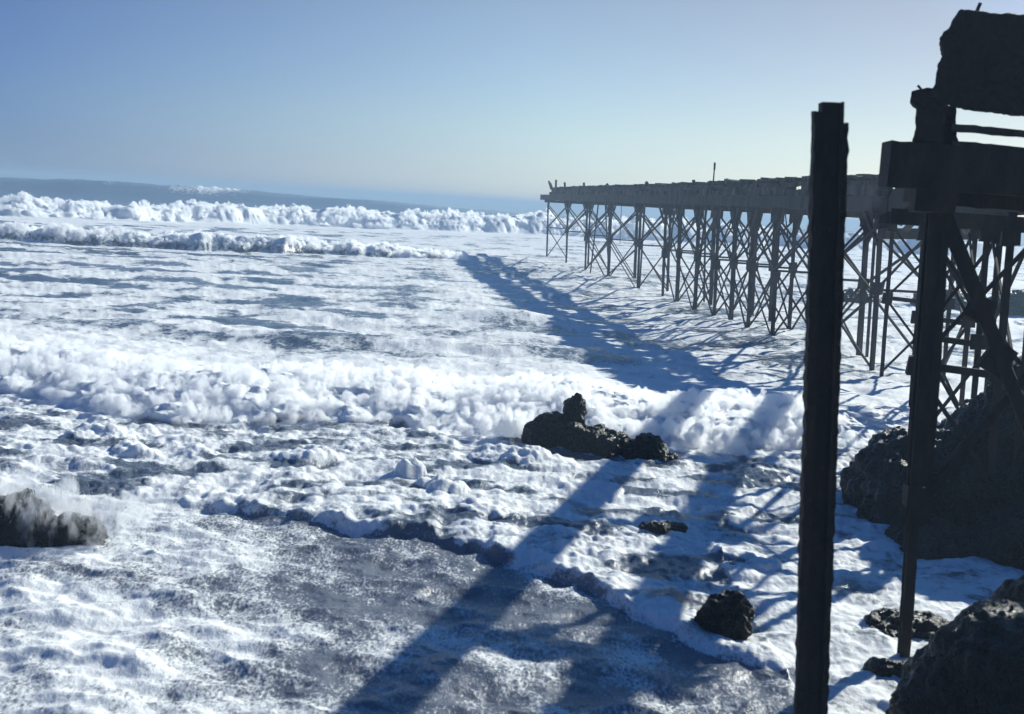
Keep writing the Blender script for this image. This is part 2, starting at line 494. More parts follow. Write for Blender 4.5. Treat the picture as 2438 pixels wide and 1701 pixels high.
    # --- inner surf 17..37 m
    lip = front(x, [-30, -12, -8, -4.6, -2.0, -0.64, 1.35, 2.35, 4.2, 7, 20], [31, 27.5, 26.5, 25.6, 24.7, 24.0, 22.3, 20.5, 18.2, 16, 12], 0.8, 0.22, 91)
    m = (y < 45)
    X, Y = x[m], y[m]
    inn = sstep(0.8, -0.8, Y - yA[m])
    sl = Y - lip[m]
    lh = np.interp(X, [-12, -8, -5, -1, 2, 4, 6], [0.0, 0.04, 0.20, 0.24, 0.20, 0.12, 0.05]) * (1 + 0.5 * fbm2(X / 0.8, X * 0 + 2, 3, 105))
    chunk = billow2(X / 1.1, Y / 1.3, 3, 92, 0.42)
    ridge = 1 - np.abs(fbm2(X / 2.1 + 0.4 * perlin2(X, Y, 90), Y / 1.1, 4, 93)) * 1.6
    behind = sstep(-0.05, 0.45, sl)
    h[m] += inn * behind * (lh * np.exp(-np.clip(sl - 0.5, 0, None) / 5.0) + 0.07 * (chunk - 0.3) + 0.07 * fbm2(X / 1.9, Y / 1.1, 3, 93) + 0.06 * (billow2(X / 0.42, Y / 0.55, 2, 106) - 0.35))
    dy[m] -= inn * behind * sstep(1.2, 0.2, sl) * 0.22 * lh / 0.4
    right = sstep(1.0, 4.0, X - 0.35 * (22 - Y))
    fr1 = 0.67 + 0.12 * ridge - 0.55 * sstep(0.02, 0.5, fbm2(X / 2.6, Y / 1.5, 4, 95))
    # foreground: thin bubbly backwash over silt
    pf = fbm2(X / 1.6 + 0.35 * Y, Y / 2.2, 4, 96)
    left = sstep(-0.4, -4.9, X + 0.28 * (Y - 15) + 0.5 * fbm2(X / 1.2, Y / 1.2, 3, 98))
    fg = 0.32 + 0.32 * pf + 0.42 * left
    fz = np.where(sl < 0, fg, fr1)
    lip_shade = sstep(-0.30, -0.02, sl) * sstep(0.42, 0.12, sl) * sstep(0.05, 0.3, lh) * sstep(-0.35, 0.35, fbm2(X / 0.9, Y / 0.9, 3, 104))
    fz = fz - 0.5 * lip_shade  # shaded front of the lip, darkened here through the foam colour
    wmix = sstep(0.2, -0.7, Y - yA[m])
    f[m] = f[m] * (1 - wmix) + fz * wmix
    ahead = (1 - behind)
    bub_glint[m] = (0.4 + 0.9 * ahead) * inn
    silt[m] = inn * (0.35 + 0.65 * ahead)
    h[m] += inn * ahead * (0.035 * fbm2(X / 1.1, Y / 1.2, 3, 97) + 0.008 * fbm2(X / 0.16, Y / 0.2, 2, 99))
    h[m] += inn * left * ahead * 0.14 * fbm2(X / 2.2, Y / 1.2, 3, 100)
    # lumps of piled foam
    for (lx, ly, rx, hz) in ((-2.35, 30.2, 0.33, 0.62), (-1.35, 28.9, 0.42, 0.42), (-1.8, 29.3, 0.3, 0.2), (0.1, 33.2, 0.9, 0.30), (1.0, 32.8, 0.8, 0.2), (-5.2, 31.5, 0.7, 0.25), (-9.6, 31.5, 0.5, 0.3),
                             (-3.5, 28.0, 0.6, 0.18), (4.8, 24.7, 0.38, 0.30), (5.3, 24.2, 0.3, 0.24), (4.7, 23.6, 0.32, 0.2), (5.5, 27.5, 0.35, 0.2), (-11.0, 33.0, 0.8, 0.3), (2.2, 30.0, 0.6, 0.15), (-0.2, 27.0, 0.7, 0.2)):
        q = ((x - lx) / rx) ** 2 + ((y - ly) / (rx * 0.9)) ** 2
        k = q < 6
        w = np.sqrt(np.clip(1 - (q[k] / 1.6) ** 1.5, 0, 1)) * (1 + 0.25 * fbm2(x[k] / 0.3, y[k] / 0.3, 3, 101))
        h[k] += 0.6 * hz * w
        f[k] = np.maximum(f[k], 1.1 * w)
    # calmer pale water in the lee of the rocks on the right
    m = (y < 26) & (x > 4.5)
    h[m] *= 0.7
    f[m] = np.maximum(f[m], 0.62 + 0.25 * fbm2(x[m] / 1.5, y[m] / 0.6, 3, 103))
    bub_glint[m] *= 0.4

    co_ = np.stack([x + dx, y + dy, h], 1).astype(np.float32)
    me = bpy.data.meshes.new('sea')
    idx = np.arange(nr * na).reshape(nr, na)
    q = np.stack([idx[:-1, :-1], idx[:-1, 1:], idx[1:, 1:], idx[1:, :-1]], -1).reshape(-1, 4)[:, ::-1]
    nq = len(q)
    me.vertices.add(len(co_)); me.vertices.foreach_set('co', co_.ravel())
    me.loops.add(nq * 4); me.loops.foreach_set('vertex_index', q.ravel().astype(np.int32))
    me.polygons.add(nq); me.polygons.foreach_set('loop_start', np.arange(0, nq * 4, 4, dtype=np.int32))
    me.polygons.foreach_set('use_smooth', np.ones(nq, bool))
    me.update(calc_edges=True)
    for nm, arr in (('foam', f), ('bubbly_glinting', bub_glint), ('silt', silt)):
        a = me.attributes.new(nm, 'FLOAT', 'POINT'); a.data.foreach_set('value', arr.astype(np.float32))
    me.materials.append(SEA)
    o = bpy.data.objects.new('sea', me); COL.objects.link(o)
    tag(o, kind='structure')
    print('sea verts', len(co_))
    return o
build_sea()

# ---------------------------------------------------------------- rocks
ellipsoids_to_rock('surf_rock', [((1.4, 35.4, 0.1), (0.95, 0.8, 0.85)), ((2.25, 35.2, 0.0), (1.0, 0.8, 0.85), (0, 0.3, 0)), ((1.95, 35.4, 1.1), (0.36, 0.36, 0.62), (0, -0.12, 0)),
                                 ((1.78, 35.35, 1.35), (0.28, 0.26, 0.22)), ((3.1, 34.9, -0.05), (0.9, 0.8, 0.75), (0, 0.35, 0)), ((3.9, 34.5, 0.05), (0.78, 0.7, 0.62), (0, 0.2, 0)), ((4.4, 34.2, -0.1), (0.45, 0.5, 0.5), (0, 0.5, 0))],
                   ROCK, 0.05, 0.20, 1.4, 5, strata=0.35, label='big black wave-washed rock with a stubby pinnacle, alone in the surf')
ellipsoids_to_rock('boulder', [((3.82, 20.1, 0.22), (0.42, 0.4, 0.5)), ((3.95, 20.15, 0.45), (0.34, 0.32, 0.3))],
                   ROCK, 0.025, 0.10, 3.0, 11, strata=0.4, label='small round wet black boulder standing alone beside the tall foreground post')
ellipsoids_to_rock('low_rock', [((3.35, 26.3, 0.1), (0.42, 0.3, 0.2)), ((3.75, 26.5, 0.12), (0.32, 0.25, 0.16))],
                   ROCK, 0.03, 0.08, 3.0, 15, label='low awash rock barely breaking the foam below the big pinnacled rock')
ellipsoids_to_rock('rock_outcrop', [((10.5, 30.4, 0.15), (2.1, 2.4, 2.1)), ((12.6, 31, 0.3), (2.6, 3.0, 2.4)), ((10.1, 26.9, -0.25), (1.6, 1.5, 0.85)), ((12.2, 26.4, 0.1), (2.2, 1.9, 1.2)), ((9.5, 29.2, 0.3), (0.95, 1.5, 1.6)), ((14.5, 30, 1.3), (3, 4, 3))],
                   ROCK, 0.06, 0.34, 0.62, 23, strata=1.2, crag=0.35, label='massive dark layered rock outcrop under the braced trestle')
ellipsoids_to_rock('corner_rock', [((7.1, 15.6, 0.2), (1.75, 1.8, 1.85)), ((8.6, 17.0, 0.3), (1.7, 1.9, 1.95)), ((6.5, 16.6, -0.15), (0.9, 1.2, 0.8))],
                   ROCK, 0.05, 0.22, 1.1, 37, strata=1.0, crag=0.3, label='dark jagged rock closest to the camera at the foot of the thin trestle pile')
ellipsoids_to_rock('rock_slab', [((7.3, 21.0, 0.05), (0.85, 0.45, 0.22)), ((7.0, 20.6, -0.02), (0.8, 0.3, 0.16))],
                   ROCK, 0.035, 0.10, 2.2, 43, label='flat wet rock slab half drowned behind the thin trestle pile')
ellipsoids_to_rock('rock_spur', [((6.3, 18.7, 0.02), (0.5, 0.35, 0.22)), ((6.7, 18.3, 0.05), (0.4, 0.4, 0.28))],
                   ROCK, 0.03, 0.08, 2.5, 47, label='small pointed rock tip at the very base of the thin trestle pile')
ellipsoids_to_rock('reef_rock', [((29.5, 109, 0.1), (2.6, 1.6, 1.0)), ((31.3, 110, 0.0), (1.8, 1.4, 0.6))],
                   ROCK, 0.12, 0.35, 0.6, 53, label='distant low reef rock seen just right of the tall foreground post', group='distant reef rocks')
ellipsoids_to_rock('reef_rock', [((37.0, 108, 0.3), (2.5, 1.8, 1.5)), ((39.5, 109, 0.2), (2.2, 1.6, 1.1))],
                   ROCK, 0.12, 0.35, 0.6, 59, label='distant reef rock seen through the braces right of the thin trestle pile', group='distant reef rocks')
ellipsoids_to_rock('reef_rock', [((43.5, 106, 0.4), (3.4, 2.0, 1.7)), ((47.5, 107, 0.6), (3.2, 2.0, 2.2))],
                   ROCK, 0.12, 0.35, 0.6, 61, label='broad distant reef rock at the right-hand edge behind the trestle', group='distant reef rocks')
ellipsoids_to_rock('splash_rock', [((-9.3, 23.2, 0.05), (0.75, 0.5, 0.9)), ((-10.1, 23.1, 0.0), (0.7, 0.5, 0.5)), ((-8.3, 23.2, 0.0), (0.75, 0.45, 0.55))],
                   ROCK, 0.04, 0.12, 2.0, 67, label='dark drowned rock under the fan-shaped splash')

# ---------------------------------------------------------------- main pier
LEAN = -0.032
PW = 2.7
DY = [167.0, 150.4, 137.1, 123.8, 110.1, 100.7, 96.0, 90.5, 85.5, 81.5, 77.8, 73.0, 66.5, 58.4]
def pier_x(d): return 17.2 - 0.122 * (d - 57.8)
def PP(d, side, z, off=0.0):
    """point on the pier: side 0 = seaward-left row, 1 = right row"""
    ax = Vector((0.9926, 0.121, 0))
    return Vector((pier_x(d) + LEAN * z, d, z)) + ax * (PW * side + off)
PZ = 7.56
pier = empty('ruined_pier', (pier_x(110), 110, 0))
tag(pier, 'long ruined iron pier on cross-braced piles running out into the surf', 'pier')
along = Vector((-0.121, 0.9926, 0)); across = Vector((0.9926, 0.121, 0))
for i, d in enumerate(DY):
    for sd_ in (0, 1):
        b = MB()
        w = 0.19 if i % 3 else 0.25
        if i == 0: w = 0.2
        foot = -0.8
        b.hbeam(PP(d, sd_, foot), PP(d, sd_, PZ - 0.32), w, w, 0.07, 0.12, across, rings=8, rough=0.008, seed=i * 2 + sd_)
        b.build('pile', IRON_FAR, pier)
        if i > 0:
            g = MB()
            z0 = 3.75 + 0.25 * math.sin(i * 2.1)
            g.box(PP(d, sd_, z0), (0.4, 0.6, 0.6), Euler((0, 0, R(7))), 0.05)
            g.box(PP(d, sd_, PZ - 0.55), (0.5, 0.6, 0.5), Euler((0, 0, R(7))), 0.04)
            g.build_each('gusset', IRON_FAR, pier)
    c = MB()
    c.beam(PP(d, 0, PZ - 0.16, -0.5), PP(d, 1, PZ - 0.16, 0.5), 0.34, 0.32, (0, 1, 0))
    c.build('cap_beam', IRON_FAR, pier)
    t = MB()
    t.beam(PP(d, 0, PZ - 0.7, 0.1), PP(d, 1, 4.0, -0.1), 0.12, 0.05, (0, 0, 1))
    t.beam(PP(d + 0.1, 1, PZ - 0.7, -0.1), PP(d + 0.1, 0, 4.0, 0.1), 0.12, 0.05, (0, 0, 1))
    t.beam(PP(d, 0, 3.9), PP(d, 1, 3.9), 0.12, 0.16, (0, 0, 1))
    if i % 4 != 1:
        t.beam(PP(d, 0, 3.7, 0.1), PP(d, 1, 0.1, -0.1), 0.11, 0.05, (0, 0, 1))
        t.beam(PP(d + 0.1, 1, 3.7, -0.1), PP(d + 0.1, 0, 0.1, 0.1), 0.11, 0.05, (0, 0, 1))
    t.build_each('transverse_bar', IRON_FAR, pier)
rnd = random.Random(12)
for i in range(len(DY) - 1):
    d0, d1 = DY[i], DY[i + 1]
    for sd_ in (0, 1):
        o_ = -0.12 if sd_ == 0 else 0.12
        for lev, (za, zb) in enumerate(((PZ - 0.75, 3.9), (3.6, 0.0))):
            if i == 0 and lev == 1: continue
            if rnd.random() < 0.15 and lev == 1: continue
            b = MB()
            b.beam(PP(d0, sd_, za, o_), PP(d1, sd_, zb + rnd.uniform(-.35, .35), o_), 0.06, rnd.uniform(.09, .16), across)
            if not (lev == 1 and rnd.random() < 0.25):
                b.beam(PP(d1, sd_, za, o_ * 1.7), PP(d0, sd_, zb + rnd.uniform(-.2, .2), o_ * 1.7), 0.06, 0.15, across)
            # knee braces under the girder
            b.build_each('diagonal_bar', IRON_FAR, pier)
            b = MB()
            if lev == 0:
                k = min(2.2, (d0 - d1) * 0.22)
                b.beam(PP(d0 - k, sd_, PZ - 0.05, o_), PP(d0, sd_, PZ - 1.5, o_), 0.10, 0.22, across)
                b.beam(PP(d1 + k, sd_, PZ - 0.05, o_), PP(d1, sd_, PZ - 1.5, o_), 0.10, 0.22, across)
            b.build_each('knee_brace', IRON_FAR, pier)
# thin raking props and hanging bars
for k in range(16):
    d = rnd.uniform(62, 150); sd_ = rnd.choice((0, 1)); b = MB()
    if k % 2: b.beam(PP(d, sd_, -0.6, rnd.uniform(-.6, .6)), PP(d + rnd.uniform(-1.5, 1.5), sd_, PZ, rnd.uniform(-.2, .2)), 0.13, 0.13, across)
    else:
        z_ = rnd.uniform(2.2, 5); b.beam(PP(d, sd_, z_, rnd.uniform(-.3, .3)), PP(d + rnd.uniform(-.8, .8), sd_, PZ - 0.1, 0), 0.05, 0.09, across)
    b.build('raking_prop' if k % 2 else 'hanging_bar', IRON_FAR, pier)
# girders: plate with flanges and stiffeners
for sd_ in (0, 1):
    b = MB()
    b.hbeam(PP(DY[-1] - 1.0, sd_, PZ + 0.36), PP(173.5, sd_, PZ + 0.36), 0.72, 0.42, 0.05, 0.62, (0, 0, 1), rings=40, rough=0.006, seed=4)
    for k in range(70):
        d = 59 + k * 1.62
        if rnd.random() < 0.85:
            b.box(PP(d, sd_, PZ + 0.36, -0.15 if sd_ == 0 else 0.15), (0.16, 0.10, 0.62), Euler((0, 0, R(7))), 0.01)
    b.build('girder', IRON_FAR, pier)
# deck: ragged stacked cross-ties, stringers, broken planking
b = MB()
d = DY[-1] - 0.6
while d < 163.5:
    th_ = rnd.uniform(0.22, 0.34)
    ovl = rnd.uniform(0.25, 0.6); ovr = rnd.uniform(0.2, 0.6)
    if not (158 < d < 160.4 and True):
        c = (PP(d, 0, PZ + 0.88, -ovl) + PP(d, 1, PZ + 0.88, ovr)) / 2
        b.box(c, (PW + ovl + ovr, th_, 0.30), Euler((rnd.gauss(0, .03), rnd.gauss(0, .015), R(7) + rnd.gauss(0, .02))), 0.02)
    d += th_ + rnd.uniform(0.9, 2.2)
# longitudinal stringer timbers in three courses, patched and gapped
for (off, z, hgt, wd) in ((-0.26, 0.88, 0.34, 0.2), (0.15, 1.42, 0.34, 0.22), (0.05, 1.08, 0.36, 0.22), (-0.22, 1.13, 0.22, 0.25), (-0.12, 1.33, 0.24, 0.22), (2.8, 1.13, 0.22, 0.25)):
    d = DY[-1] - 0.6
    while d < 161:
        L = rnd.uniform(2.0, 5.5)
        if rnd.random() < 0.90:
            b.beam(PP(d, 0, PZ + z + rnd.gauss(0, .03), off + rnd.gauss(0, .05)), PP(min(d + L, 163), 0, PZ + z + rnd.gauss(0, .03), off + rnd.gauss(0, .05)), wd, hgt, across)
        d += L + rnd.uniform(0.0, 0.15)
d = DY[-1] - 0.6
while d < 164:
    w_ = rnd.uniform(0.25, 0.45)
    ovl = rnd.uniform(0.0, 0.55); ovr = rnd.uniform(0.1, 0.5)
    gone = perlin2(np.array([d * 0.21]), np.array([4.4]), 9)[0] > -0.12
    if gone: ovr = rnd.uniform(-2.3, -1.9)
    if rnd.random() < 0.93 and d < 162:
        zt = PZ + 1.55 + rnd.gauss(0, .035) + (0.10 if d < 76 else 0)
        c = (PP(d, 0, zt, -ovl) + PP(d, 1, zt, ovr)) / 2
        b.box(c, (PW + ovl + ovr, w_, rnd.uniform(0.10, 0.22)), Euler((rnd.gauss(0, .05), rnd.gauss(0, .02), R(7) + rnd.gauss(0, .03))), 0.02)
    d += w_ + rnd.uniform(0.0, 0.08)
b.build('deck', TIMBER, pier)
# rail stubs and broken ends along the deck edge
for (d, hgt, ln) in ((164.2, 0.9, -0.9), (163, 0.7, 0.5), (160, 1.1, 0.0), (152.5, 0.7, 0.1), (139, 0.55, -0.1), (125, 0.3, 0.2), (107, 0.3, 0.3), (92, 0.28, -0.2), (83.5, 0.3, 0.1)):
    b = MB()
    b.beam(PP(d, 0, PZ + 1.45, -0.1), PP(d + ln, 0, PZ + 1.5 + hgt, -0.1 - 0.5 * abs(ln)), 0.22, 0.22, across)
    b.build('timber_stub', TIMBER, pier)
# collapsed planking hanging at the landward end
b = MB()
for k in range(26):
    c = PP(57.2 - rnd.uniform(0, 3.2), 0, PZ + rnd.uniform(-0.5, 1.1), rnd.uniform(0.0, PW))
    b.box(c, (rnd.uniform(0.15, 0.35), rnd.uniform(1.2, 3.2), rnd.uniform(0.06, 0.2)), Euler((rnd.gauss(-.5, .35), rnd.gauss(0, .4), rnd.gauss(-.4, .6))), 0.02)
b.build_each('fallen_plank', TIMBER, pier)
b = MB(); b.beam(PP(58.0, 0, 6.55, -0.15), PP(58.3, 1, 6.75, 1.6), 0.4, 0.5, (0, 1, 0)); b.build('cap_beam', IRON_FAR, pier)

b = MB()
b.profile(PP(91.5, 0, 9.2, 1.2), PP(91.5, 0, 10.75, 1.25), [(0.05 * math.cos(a), 0.05 * math.sin(a)) for a in np.linspace(0, 2 * math.pi, 9)[:-1]], (1, 0, 0), rings=3, rough=.006)
b.box(PP(91.5, 0, 10.45, 1.25), (0.13, 0.13, 0.5), None, 0.01)
tag(b.build('thin_pole', IRON_FAR), 'lone thin upright pole standing on the pier deck', 'pole')

# ---------------------------------------------------------------- near trestle (heavy cap on a braced bent, girders running back to the pier)
tr = empty('iron_trestle', (6.5, 19.4, 0))
tag(tr, 'near dark iron trestle with heavy cap beam and diagonal braces', 'trestle')
TD = Vector((17.0 - 6.45, 57.4 - 19.4, 0)).normalized()      # runs back to the pier head
TA = Vector((TD.y, -TD.x, 0))
T0 = Vector((6.62, 19.4, 0))
def TP(s, a, z): return T0 + TD * s + TA * a + Vector((-0.022 * z, 0, z))
b = MB()
b.hbeam((6.66, 19.4, -0.6), (6.56, 19.4, 2.7), 0.17, 0.17, 0.03, 0.05, (1, 0, 0), rings=14, rough=.005, seed=1)
b.hbeam((6.56, 19.4, 2.66), (6.42, 19.4, 7.4), 0.215, 0.22, 0.035, 0.05, (1, 0, 0), rings=22, rough=.005, seed=2)
b.build('pile', IRON, tr)
b = MB(); b.box((6.55, 19.4, 2.72), (0.27, 0.27, 0.34), Euler((0, 0.02, 0)), 0.015); b.build('pile_collar', IRON, tr)
b = MB()
b.hbeam((6.86, 19.75, 2.2), (6.63, 19.62, 7.4), 0.17, 0.2, 0.03, 0.05, (1, 0, 0), rings=22, rough=.005, seed=3)
b.build('pile', IRON, tr)
b = MB()
b.hbeam((9.35, 19.5, -0.5), (9.15, 19.5, 7.4), 0.22, 0.22, 0.035, 0.05, (1, 0, 0), rings=12, rough=.005, seed=5)
b.build('pile', IRON, tr)
# cap beam and the packing beam under it
b = MB(); b.beam((5.54, 19.25, 7.91), (9.9, 19.25, 7.86), 0.46, 0.69, (0, 1, 0), rings=30, rough=.006, seed=6); b.build('cap_beam', IRON, tr)
b = MB(); b.beam((6.05, 19.62, 7.55), (9.7, 19.62, 7.42), 0.40, 0.36, (0, 1, 0), rings=24, rough=.008, seed=7)
b.box((6.35, 19.3, 7.40), (0.62, 0.36, 0.36), None, 0.03)
b.build_each('packing_beam', IRON, tr)
# transverse X of the front bent
b = MB(); b.beam((6.55, 19.55, 7.35), (9.2, 19.55, 2.2), 0.05, 0.21, (0, 1, 0), rings=12, rough=.006); b.beam((6.72, 19.6, 7.2), (8.15, 19.62, 4.4), 0.05, 0.12, (0, 1, 0), rings=6, rough=.006); b.build_each('diagonal_brace', IRON, tr)
b = MB(); b.beam((6.72, 19.72, 2.45), (9.2, 19.72, 6.1), 0.05, 0.14, (0, 1, 0), rings=12, rough=.006); b.build('diagonal_brace', IRON, tr)
b = MB(); b.box((7.72, 19.62, 4.98), (0.42, 0.1, 0.5), Euler((0, 0.5, 0)), 0.02); b.box((7.35, 19.60, 5.75), (0.34, 0.1, 0.4), Euler((0, 0.5, 0)), 0.02); b.build_each('gusset', IRON, tr)
# girders back to the pier head
for a in (0.0, 2.75):
    b = MB(); b.hbeam(TP(0.4, a, 7.86), TP(38.2, a, 7.86), 0.84, 0.30, 0.05, 0.7, (0, 0, 1), rings=20, rough=.004); b.build('girder', IRON, tr)
# bents under the girders
for i, (s, a0, extra) in enumerate(((10.4, 0.35, 2.2), (18.5, 0.75, 2.4), (27.0, 1.0, None), (37.6, 0.1, None))):
    for a in [q_ for q_ in (a0, extra, 2.75) if q_ is not None]:
        b = MB(); b.hbeam(TP(s, a, -0.6), TP(s, a, 7.44), 0.17, 0.18, 0.035, 0.07, TA, rings=10, rough=.006, seed=i); b.build('pile', IRON, tr)
        g = MB(); g.box(TP(s, a, 3.7), (0.42, 0.4, 0.45), Euler((0, 0, R(-15))), 0.03); g.box(TP(s, a, 6.9), (0.4, 0.4, 0.45), Euler((0, 0, R(-15))), 0.03); g.build_each('gusset', IRON, tr)
    b = MB(); b.beam(TP(s, -0.5, 7.2), TP(s, 3.3, 7.15), 0.3, 0.36, (0, 1, 0)); b.build('cap_beam', IRON, tr)
    b = MB()
    b.beam(TP(s + .16, a0, 6.9), TP(s + .16, 2.75, 3.8), 0.05, 0.10, (0, 1, 0)); b.beam(TP(s - .16, 2.75, 6.9), TP(s - .16, a0, 3.8), 0.05, 0.10, (0, 1, 0))
    b.beam(TP(s + .16, a0, 3.6), TP(s + .16, 2.75, 0.4), 0.05, 0.10, (0, 1, 0)); b.beam(TP(s - .16, 2.75, 3.6), TP(s - .16, a0, 0.4), 0.05, 0.10, (0, 1, 0))
    b.beam(TP(s, a0, 3.72), TP(s, 2.75, 3.60), 0.10, 0.18, (0, 1, 0))
    b.build_each('transverse_bar', IRON, tr)
BS = (10.4, 18.5, 27.0, 37.6)
for i in range(3):
    for a in (2.75,):
        b = MB()
        b.beam(TP(BS[i], a - .15, 6.8), TP(BS[i + 1], a - .15, 3.8), 0.06, 0.14, TA); b.beam(TP(BS[i], a - .22, 3.8), TP(BS[i + 1], a - .22, 6.8), 0.06, 0.14, TA)
        if i != 1: b.beam(TP(BS[i], a - .15, 3.6), TP(BS[i + 1], a - .15, 0.4), 0.06, 0.12, TA)
        b.build_each('diagonal_bar', IRON, tr)
# broken planking left on the right-hand girder
b = MB(); s = 6.0
while s < 24:
    w_ = rnd.uniform(0.2, 0.35)
    if perlin2(np.array([s * 0.55]), np.array([2.2]), 6)[0] > 0.02:
        L = rnd.uniform(1.2, 3.0)
        b.box(TP(s, 2.5 + L / 2, 8.33), (L, w_, 0.12), Euler((0, rnd.gauss(0, .01), R(-15.5) + rnd.gauss(0, .03))), 0.02)
    s += w_ + rnd.uniform(0.02, 0.12)
b.build_each('plank', TIMBER, tr)
b = MB()  # added platform out of view, placed to shade the corner rock
for s in (4.9, 9.6): b.beam(TP(s, 2.6, 8.12), TP(s, 9.2, 8.12), 0.22, 0.28, (0, 0, 1))
b.build_each('shade_platform_beam', IRON, tr)
b = MB(); s = 4.7  # unseen planks of the added platform, blocking sun from the corner rock
while s < 9.8:
    w_ = rnd.uniform(0.22, 0.35); b.box(TP(s, 7.3, 8.34), (rnd.uniform(3.0, 3.8), w_, 0.1), Euler((0, 0, R(-15.5) + rnd.gauss(0, .02))), 0.02)
    s += w_ + rnd.uniform(0.0, 0.05) + (0.3 if rnd.random() < 0.15 else 0)
b.build_each('plank', TIMBER, tr)

# the pier-deck block left standing on the cap
def outline_block(name, poly, y0, y1, mat, parent, voxel, amp, freq, seed):
    bm = bmesh.new()
    vs = [bm.verts.new((px, y0, pz)) for px, pz in poly]
    fc = bm.faces.new(vs)
    ex = bmesh.ops.extrude_face_region(bm, geom=[fc])
    for g in ex['geom']:
        if isinstance(g, bmesh.types.BMVert):
            g.co.y = y1; g.co.x += (y1 - y0) * 0.36
            if y1 - y0 > 1 and g.co.z < 8.9: g.co.z += 0.30
    bmesh.ops.recalc_face_normals(bm, faces=bm.faces)
    me = bpy.data.meshes.new(name); bm.to_mesh(me); bm.free()
    o = bpy.data.objects.new(name, me); COL.objects.link(o)
    md = o.modifiers.new('r', 'REMESH'); md.mode = 'VOXEL'; md.voxel_size = voxel
    me2 = bpy.data.meshes.new_from_object(o.evaluated_get(bpy.context.evaluated_depsgraph_get()))
    o.modifiers.clear(); o.data = me2; me2.name = name
    n = len(me2.vertices)
    P = np.empty(n * 3, np.float32); me2.vertices.foreach_get('co', P); P = P.reshape(-1, 3).astype(np.float64)
    N = np.empty(n * 3, np.float32); me2.vertices.foreach_get('normal', N); N = N.reshape(-1, 3)
    x, y, z = P.T * freq
    d = fbm3(x, y, z, 4, seed)
    P += N * (amp * d)[:, None]
    me2.vertices.foreach_set('co', P.astype(np.float32).ravel()); me2.update()
    me2.materials.clear(); me2.materials.append(mat)
    if parent is not None:
        o.parent = parent; o.matrix_parent_inverse = Matrix.Translation(-parent.location)
    return o
blk = empty('deck_remnant', (6.6, 19.4, 8.26))
tag(blk, 'bulky dark broken piece of pier deck perched on the cap beam', 'pier remnant')
outline_block('masonry_block', [(6.34, 10.23), (6.26, 10.1), (6.2, 9.96), (6.14, 9.92), (6.08, 9.74), (6.15, 9.62), (6.15, 9.53), (6.08, 9.41), (6.09, 9.33), (6.06, 9.10), (6.0, 8.95), (6.3, 8.82), (6.6, 8.76), (9.6, 8.60), (9.6, 10.15)], 18.9, 20.7, CONCRETE, blk, 0.028, 0.022, 7.5, 3)
outline_block('support_pier', [(6.06, 9.08), (5.86, 9.03), (5.79, 9.0), (5.77, 8.84), (5.89, 8.78), (5.875, 8.6), (5.90, 8.47), (5.89, 8.36), (5.87, 8.265), (6.33, 8.265), (6.31, 8.5), (6.33, 8.86), (6.33, 9.05)], 19.05, 19.6, CONCRETE, blk, 0.03, 0.02, 5.0, 8)
b = MB(); b.beam((6.43, 19.4, 8.27), (6.42, 19.4, 8.86), 0.075, 0.16, (1, 0, 0), rings=6, rough=.004); b.beam((6.60, 19.55, 8.33), (6.52, 19.55, 8.86), 0.22, 0.12, (1, 0, 0), rings=6, rough=.012); b.build_each('strut', IRON, blk)
b = MB(); b.beam((6.5, 19.35, 8.535), (9.6, 19.35, 8.44), 0.2, 0.10, (0, 1, 0), rings=26, rough=.006); b.build('stringer', TIMBER, blk)
b = MB(); b.beam((6.5, 19.3, 8.285), (9.6, 19.3, 8.17), 0.3, 0.08, (0, 1, 0), rings=26, rough=.005); b.build('sleeper', TIMBER, blk)
b = MB(); b.beam((6.67, 19.3, 10.1), (6.77, 19.3, 10.40), 0.05, 0.05, (1, 0, 0), rings=4, rough=.003); b.build('bent_rod', IRON, blk)
b = MB(); b.beam((6.06, 19.25, 9.0), (5.93, 19.25, 9.12), 0.03, 0.03, (1, 0, 0), rings=2); b.build('bent_rod', IRON, blk)

# ---------------------------------------------------------------- tall foreground post
ps = empty('iron_post', (3.85, 14.0, -0.6))
tag(ps, 'tall rusted built-up iron post standing alone in the foreground', 'post')
def PL(z, a, bb=0.0):
    t = (z - 1.22) / (8.25 - 1.22)
    return Vector((3.785 - 0.405 * t + a, 14.0 + bb, z))
wid = lambda t: 1.0
b = MB(); b.hbeam(PL(-0.6, 0.0), PL(8.30, 0.0), 0.19, 0.24, 0.03, 0.06, (0, 1, 0), rings=60, rough=.0035, seed=21); b.build('web_beam', IRON, ps)
b = MB(); b.beam(PL(-0.6, -0.155, -0.03), PL(8.185, -0.155, -0.03), 0.10, 0.16, (1, 0, 0), rings=110, rough=.007, seed=22); b.build('side_plate', IRON, ps)
b = MB(); b.beam(PL(-0.6, 0.150, 0.04), PL(8.09, 0.168, 0.04), 0.055, 0.14, (1, 0, 0), rings=110, rough=.006, seed=23); b.build('edge_flange', IRON, ps)
b = MB()
for z in np.arange(0.6, 8.0, 0.9):
    for a in (-0.155, 0.0):
        b.profile(PL(z, a, -0.10), PL(z, a, -0.145), [(0.022 * math.cos(q), 0.022 * math.sin(q)) for q in np.linspace(0, 2 * math.pi, 9)[:-1]], (1, 0, 0))
b.build_each('bolt', IRON, ps)

